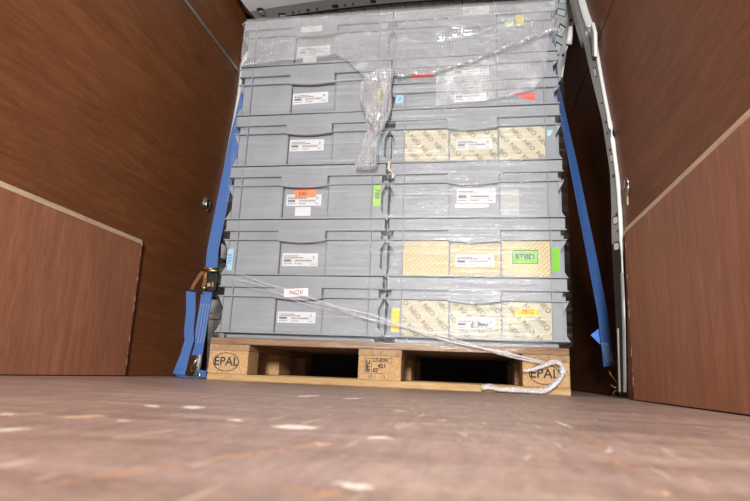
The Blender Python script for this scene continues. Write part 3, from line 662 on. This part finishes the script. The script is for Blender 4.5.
for k in range(3):
    rnd = random.Random(k + 40); pts = []; rad = []
    for i, (u, v) in enumerate(loop):
        yy = -.021 - .006 * k
        p = at_y(u + rnd.uniform(-.8, .8), v + rnd.uniform(-.9, .9) + (k - 1) * 1.0, yy); p.z = max(p.z, .008); pts.append(p)
        rad.append((.009 if i < 4 else .015 if i < 11 else .017 * rnd.uniform(.5, 1.1)) * (1 - .2 * k) * rnd.uniform(.75, 1.2))
    sm = []; sr = []
    for i in range(len(pts) - 1):
        for j in range(4):
            f = j / 4; p0, p1, p2, p3 = pts[max(i - 1, 0)], pts[i], pts[i + 1], pts[min(i + 2, len(pts) - 1)]
            sm.append(.5 * ((2 * p1) + (p2 - p0) * f + (2 * p0 - 5 * p1 + 4 * p2 - p3) * f * f + (3 * p1 - p0 - 3 * p2 + p3) * f ** 3)); sr.append(rad[i] + (rad[i + 1] - rad[i]) * f)
    MB().tube(sm, sr, 8, .55).build('loose_tail', 'rope', film, smooth=True)

bub = thing('bubble_wrap', 'bubble wrap draped over the top crates with a twisted end hanging', 'bubble wrap')
edge = [(-.006, 68), (.0, 68)]
low_px = [(240, 68), (262, 66), (283, 62), (302, 60), (322, 57), (335, 54), (346, 60), (358, 71), (366, 79), (385, 79), (402, 75), (433, 73), (467, 63), (491, 54), (519, 43), (551, 31), (556, 30)]
low = [((lambda p: (p.x, p.z))(at_y(u, v, -.02))) for u, v in low_px]; low[0] = (-.03, low[0][1]); low[-1] = (1.25, low[-1][1])
XM0, XM1 = .018, 1.188
def bub_pt(u, v):
    x = XM0 + (XM1 - XM0) * u; zb = interp(low, x)[0]
    if v < .15:  return Vector((x, .38 * (1 - v / .15), 1.3915 + .002 * nz(x * 6, v * 9, 2)))
    k = (v - .15) / .85; z = 1.390 + (zb - 1.390) * k
    y = -.004 - .008 * min(1, k * 8) - min(1, k * 4) * (.018 * abs(nz(x * 4, z * 9 - x * 3, 3.3)) + .009 * abs(nz(x * 12, z * 22 + x * 6, 5))) - .006 * k ** 6
    return Vector((x, y, z))
MB().grid(bub_pt, 150, 60).build('draped_sheet', 'bubble', bub, smooth=True)
hem = [Vector((x, -.024, interp(low, x)[0])) for x in [.63 + .575 * i / 50 for i in range(51)]]
MB().tube([h + Vector((0, .004 * math.sin(i * .9), .004 * nz(i * .3, 1, 2))) for i, h in enumerate(hem)], [.008 + .004 * nz(i * .35, 3, 1) for i in range(51)], 7).build('rolled_hem', 'bubble', bub, smooth=True)
# inner lobe hanging below the rolled edge on the right
lb_top = [(436, 75), (470, 62), (495, 52), (520, 43), (549, 32)]; lb_bot = [(436, 106), (482, 101), (513, 95), (534, 89), (546, 74)]
def lobe(u, v):
    s = u * 4; a = min(int(s), 3); f = s - a
    p = [lb_top[a][i] + (lb_top[a + 1][i] - lb_top[a][i]) * f for i in (0, 1)]; q = [lb_bot[a][i] + (lb_bot[a + 1][i] - lb_bot[a][i]) * f for i in (0, 1)]
    r = at_y(p[0] + (q[0] - p[0]) * v, p[1] + (q[1] - p[1]) * v, -.014); r.y -= .006 * abs(nz(r.x * 9, r.z * 9, 7)); return r
MB().grid(lobe, 60, 30).build('inner_fold', 'bubble', bub, smooth=True)
# twisted end: a pouch that narrows and hangs
tw = [(70, 384, 10), (76, 380, 15), (84, 377, 17.5), (95, 376, 18), (106, 376.5, 17), (116, 376.5, 14), (125, 375.5, 11), (132, 374, 8.5), (139, 371.5, 8.5), (147, 369, 10), (156, 367, 11.5), (163, 365.5, 12), (168, 364.5, 11)]
def twist(u, v):
    yv = 70 + 98 * v; c, w = interp(tw, yv); th = 2 * math.pi * u
    sc = w / 309.0; p = at_y(c, yv, -.045)
    wr = 1 + .16 * nz(math.cos(th) * 2.5 + 3, math.sin(th) * 2.5, yv * .06) + .07 * math.sin(5 * th + yv * .12)
    return p + Vector((math.cos(th) * sc * wr, math.sin(th) * min(sc * .5, .026) * wr, 0))
MB().grid(twist, 48, 60).build('twisted_end', 'bubble2', bub, smooth=True)
cre = [(378, 76), (381, 84), (381, 94), (378, 104), (373, 112), (370, 120), (374, 126), (378, 122), (376, 131), (373, 138)]
MB().tube([at_y(u, v, -.076) for u, v in cre], [.005, .005, .006, .007, .009, .011, .012, .010, .009, .004], 7, .6).build('crumpled_crease', 'bubble2', bub, smooth=True)

# ================================================================== blue ratchet strap, over the stack at y = .2
st = thing('ratchet_strap', 'blue webbing ratchet strap hooked to the floor on both sides of the stack', 'strap')
YS = .20; hw = Vector((.004, .024, 0))
A = lambda u, v, y=YS: at_y(u, v, y)
lft = [A(211.5, 268), A(213, 250), A(217, 230), A(222, 205), A(227, 180), A(232, 155), A(236.5, 133)]
def tw_across(pts, w, ang):      # width direction turned towards the camera
    return [Vector((math.cos(ang) * w, math.sin(ang) * w, .10 * w)) for _ in pts]
MB().ribbon(lft + [Vector((-.045, YS, 1.20)), Vector((-.022, YS, 1.372)), Vector((-.002, YS, 1.383)), Vector((.03, YS, 1.3868)), Vector((.6, YS, 1.3868)), Vector((1.17, YS, 1.3868)), Vector((1.2, YS, 1.383)), Vector((1.2165, YS, 1.36))]
            + [A(556, 82), A(572.5, 160), A(592.5, 260), A(603, 315), A(609, 366)],
            tw_across(lft, .0235, .12) + [Vector((.012, .022, 0)), Vector((.003, .024, 0)), Vector((0, .024, 0)), Vector((0, .024, 0)), Vector((0, .024, 0)), Vector((0, .024, 0)), Vector((.001, .024, 0)), Vector((.002, .024, 0))]
            + [Vector((.012, .021, .002)), Vector((.0165, .017, .003)), Vector((.0185, .015, .003)), Vector((.019, .014, .003)), Vector((.0195, .014, .003))], .003).build('webbing', 'web', st)
# stitched lower ends
low_l = [A(207, 291), A(206, 300), A(203, 318), A(200, 337), A(197, 355)]
MB().ribbon(low_l, tw_across(low_l, .0215, .15), .005).build('sewn_end', 'web', st)
for k, nm in ((0, None), (1, None), (2, None), (3, None)):
    m = MB(); pts = []
    for i in range(25):
        f = i / 24; u = 205.5 - 6.5 * f + (-4.2 + 2.8 * k) + .7 * (1 if i % 2 else -1); v = 304 + 39 * f; pts.append(at_y(u, v, YS - .0075))
    m.tube(pts, .0009, 4).build('stitch_row', 'stitch', st)
m_ = []
for k in range(3):
    pts = []
    for i in range(19):
        f = i / 18; u = 604.6 + 5.2 * f + (-2.6 + 2.6 * k) + .7 * (1 if i % 2 else -1); v = 343 + 19 * f; pts.append(at_y(u, v, YS - .020))
    MB().tube(pts, .0009, 4).build('stitch_row', 'stitch', st)
# loose tail hanging from the ratchet to the floor and folding there
tail = [A(191, 291, .17), A(191, 310, .17), A(189, 330, .17), A(189.5, 340, .17), A(185, 355, .165), A(181, 368, .16)]
tail.append(Vector((tail[-1].x - .002, .152, .012))); tail.append(Vector((tail[-1].x + .02, .155, .004))); tail.append(Vector((tail[-1].x + .05, .17, .003))); tail.append(Vector((tail[-1].x + .035, .185, .006)))
MB().ribbon(tail, tw_across(tail[:5], .0185, .1) + [Vector((.021, .003, -.004)), Vector((.019, .010, -.003)), Vector((.008, .018, 0)), Vector((.002, .02, 0)), Vector((.0, .02, 0))], .003).build('loose_webbing', 'web', st)
f0 = A(200, 368, .23); MB().prism([(f0.x - .02, .004), (f0.x + .03, .004), (f0.x + .03, .028), (f0.x - .01, .031)], .225, .229, 'y').build('folded_webbing', 'web', st)
# ratchet buckle
rt = MB(); P = lambda u, v, y: tuple(at_y(u, v, y))
def plate(poly, y, th, name, mat, parent=st): return MB().prism([(lambda p: (p.x, p.z))(at_y(u, v, y)) for u, v in poly], y, y + th, 'y').build(name, mat, parent, bevel=.0012)
bk = plate([(208, 272), (217, 272), (215.5, 291), (205, 291), (206, 280)], .185, .022, 'ratchet_body', 'black')
plate([(203.5, 268), (206.5, 266), (207, 280), (204, 290), (200.5, 290), (203, 280)], .172, .006, 'side_plate', 'rust', bk)
plate([(213.5, 268), (217, 268), (218, 277), (215.5, 290), (213.5, 290), (215, 278)], .176, .006, 'side_plate', 'black', bk)
plate([(199, 273), (203.5, 268), (205, 271), (196, 284), (192.5, 291), (189.5, 290), (192, 284)], .166, .007, 'handle', 'rust', bk)
plate([(189, 289), (201, 290.5), (201, 292), (189, 291)], .160, .012, 'handle_bar', 'black', bk)
MB().tube([at_y(202, 270, .168), at_y(218, 271, .168)], .006, 10).build('spool', 'gold', bk, smooth=True)
MB().tube([at_y(201, 288, .168), at_y(206, 288, .168)], .005, 8).build('pawl', 'gold', bk, smooth=True)
plate([(206.8, 283), (210.5, 282.5), (210.5, 286.5), (207, 287)], .180, .004, 'pawl_plate', 'steel', bk)
plate([(211.5, 282), (213.6, 281.5), (213.6, 287), (211.8, 287.5)], .181, .004, 'pawl_spring', 'gold', bk)
plate([(204.6, 273.5), (207, 272), (206.6, 278), (204.2, 279)], .168, .004, 'plate_highlight', 'gold', bk)
# hooks
MB().tube([at_y(198.5, 356.5, .195), at_y(194, 363, .195), at_y(191, 367.5, .195), at_y(191.5, 371, .195), at_y(195, 371.5, .20)], .0032, 8).build('hook', 'steel', st, smooth=True)
MB().tube([at_y(197, 367, .22), at_y(194.5, 371, .215), at_y(196.5, 375.5, .21)], .0032, 8).build('hook', 'steel', st, smooth=True)
MB().tube([at_y(608.5, 371, .19), at_y(612, 376, .19), at_y(617, 381.5, .19), at_y(618.5, 386, .19), at_y(615.5, 388, .19), at_y(610.5, 384.5, .19)], .0034, 8).build('hook', 'gold', st, smooth=True)
MB().tube([at_y(619, 368.5, .20), at_y(620.2, 374, .20), at_y(618.8, 384, .20), at_y(617.5, 388, .20)], .0034, 8).build('hook', 'gold', st, smooth=True)
plate([(590.5, 335), (600, 327.5), (606, 333), (606, 343), (602, 346.5)], YS + .012, .0015, 'tag', 'bluetag')
# floor anchors
for (u, v, lab) in ((197, 374.5, 'small steel floor eye under the left end of the blue strap'), (617, 389.5, 'small steel floor eye under the right end of the blue strap')):
    p = at_y(u, v, .205); a_ = thing('floor_anchor', lab, 'anchor', (p.x, .205, 0), 'floor anchors')
    MB().box(-.028, -.018, 0, .028, .018, .003).build('plate', 'steel', a_, bevel=.001)
    MB().tube([(.014 * math.cos(t_), 0, .003 + .017 * math.sin(t_)) for t_ in [i * math.pi / 8 for i in range(9)]], .003, 6).build('eye', 'steel', a_, smooth=True)
bpy.context.view_layer.update()
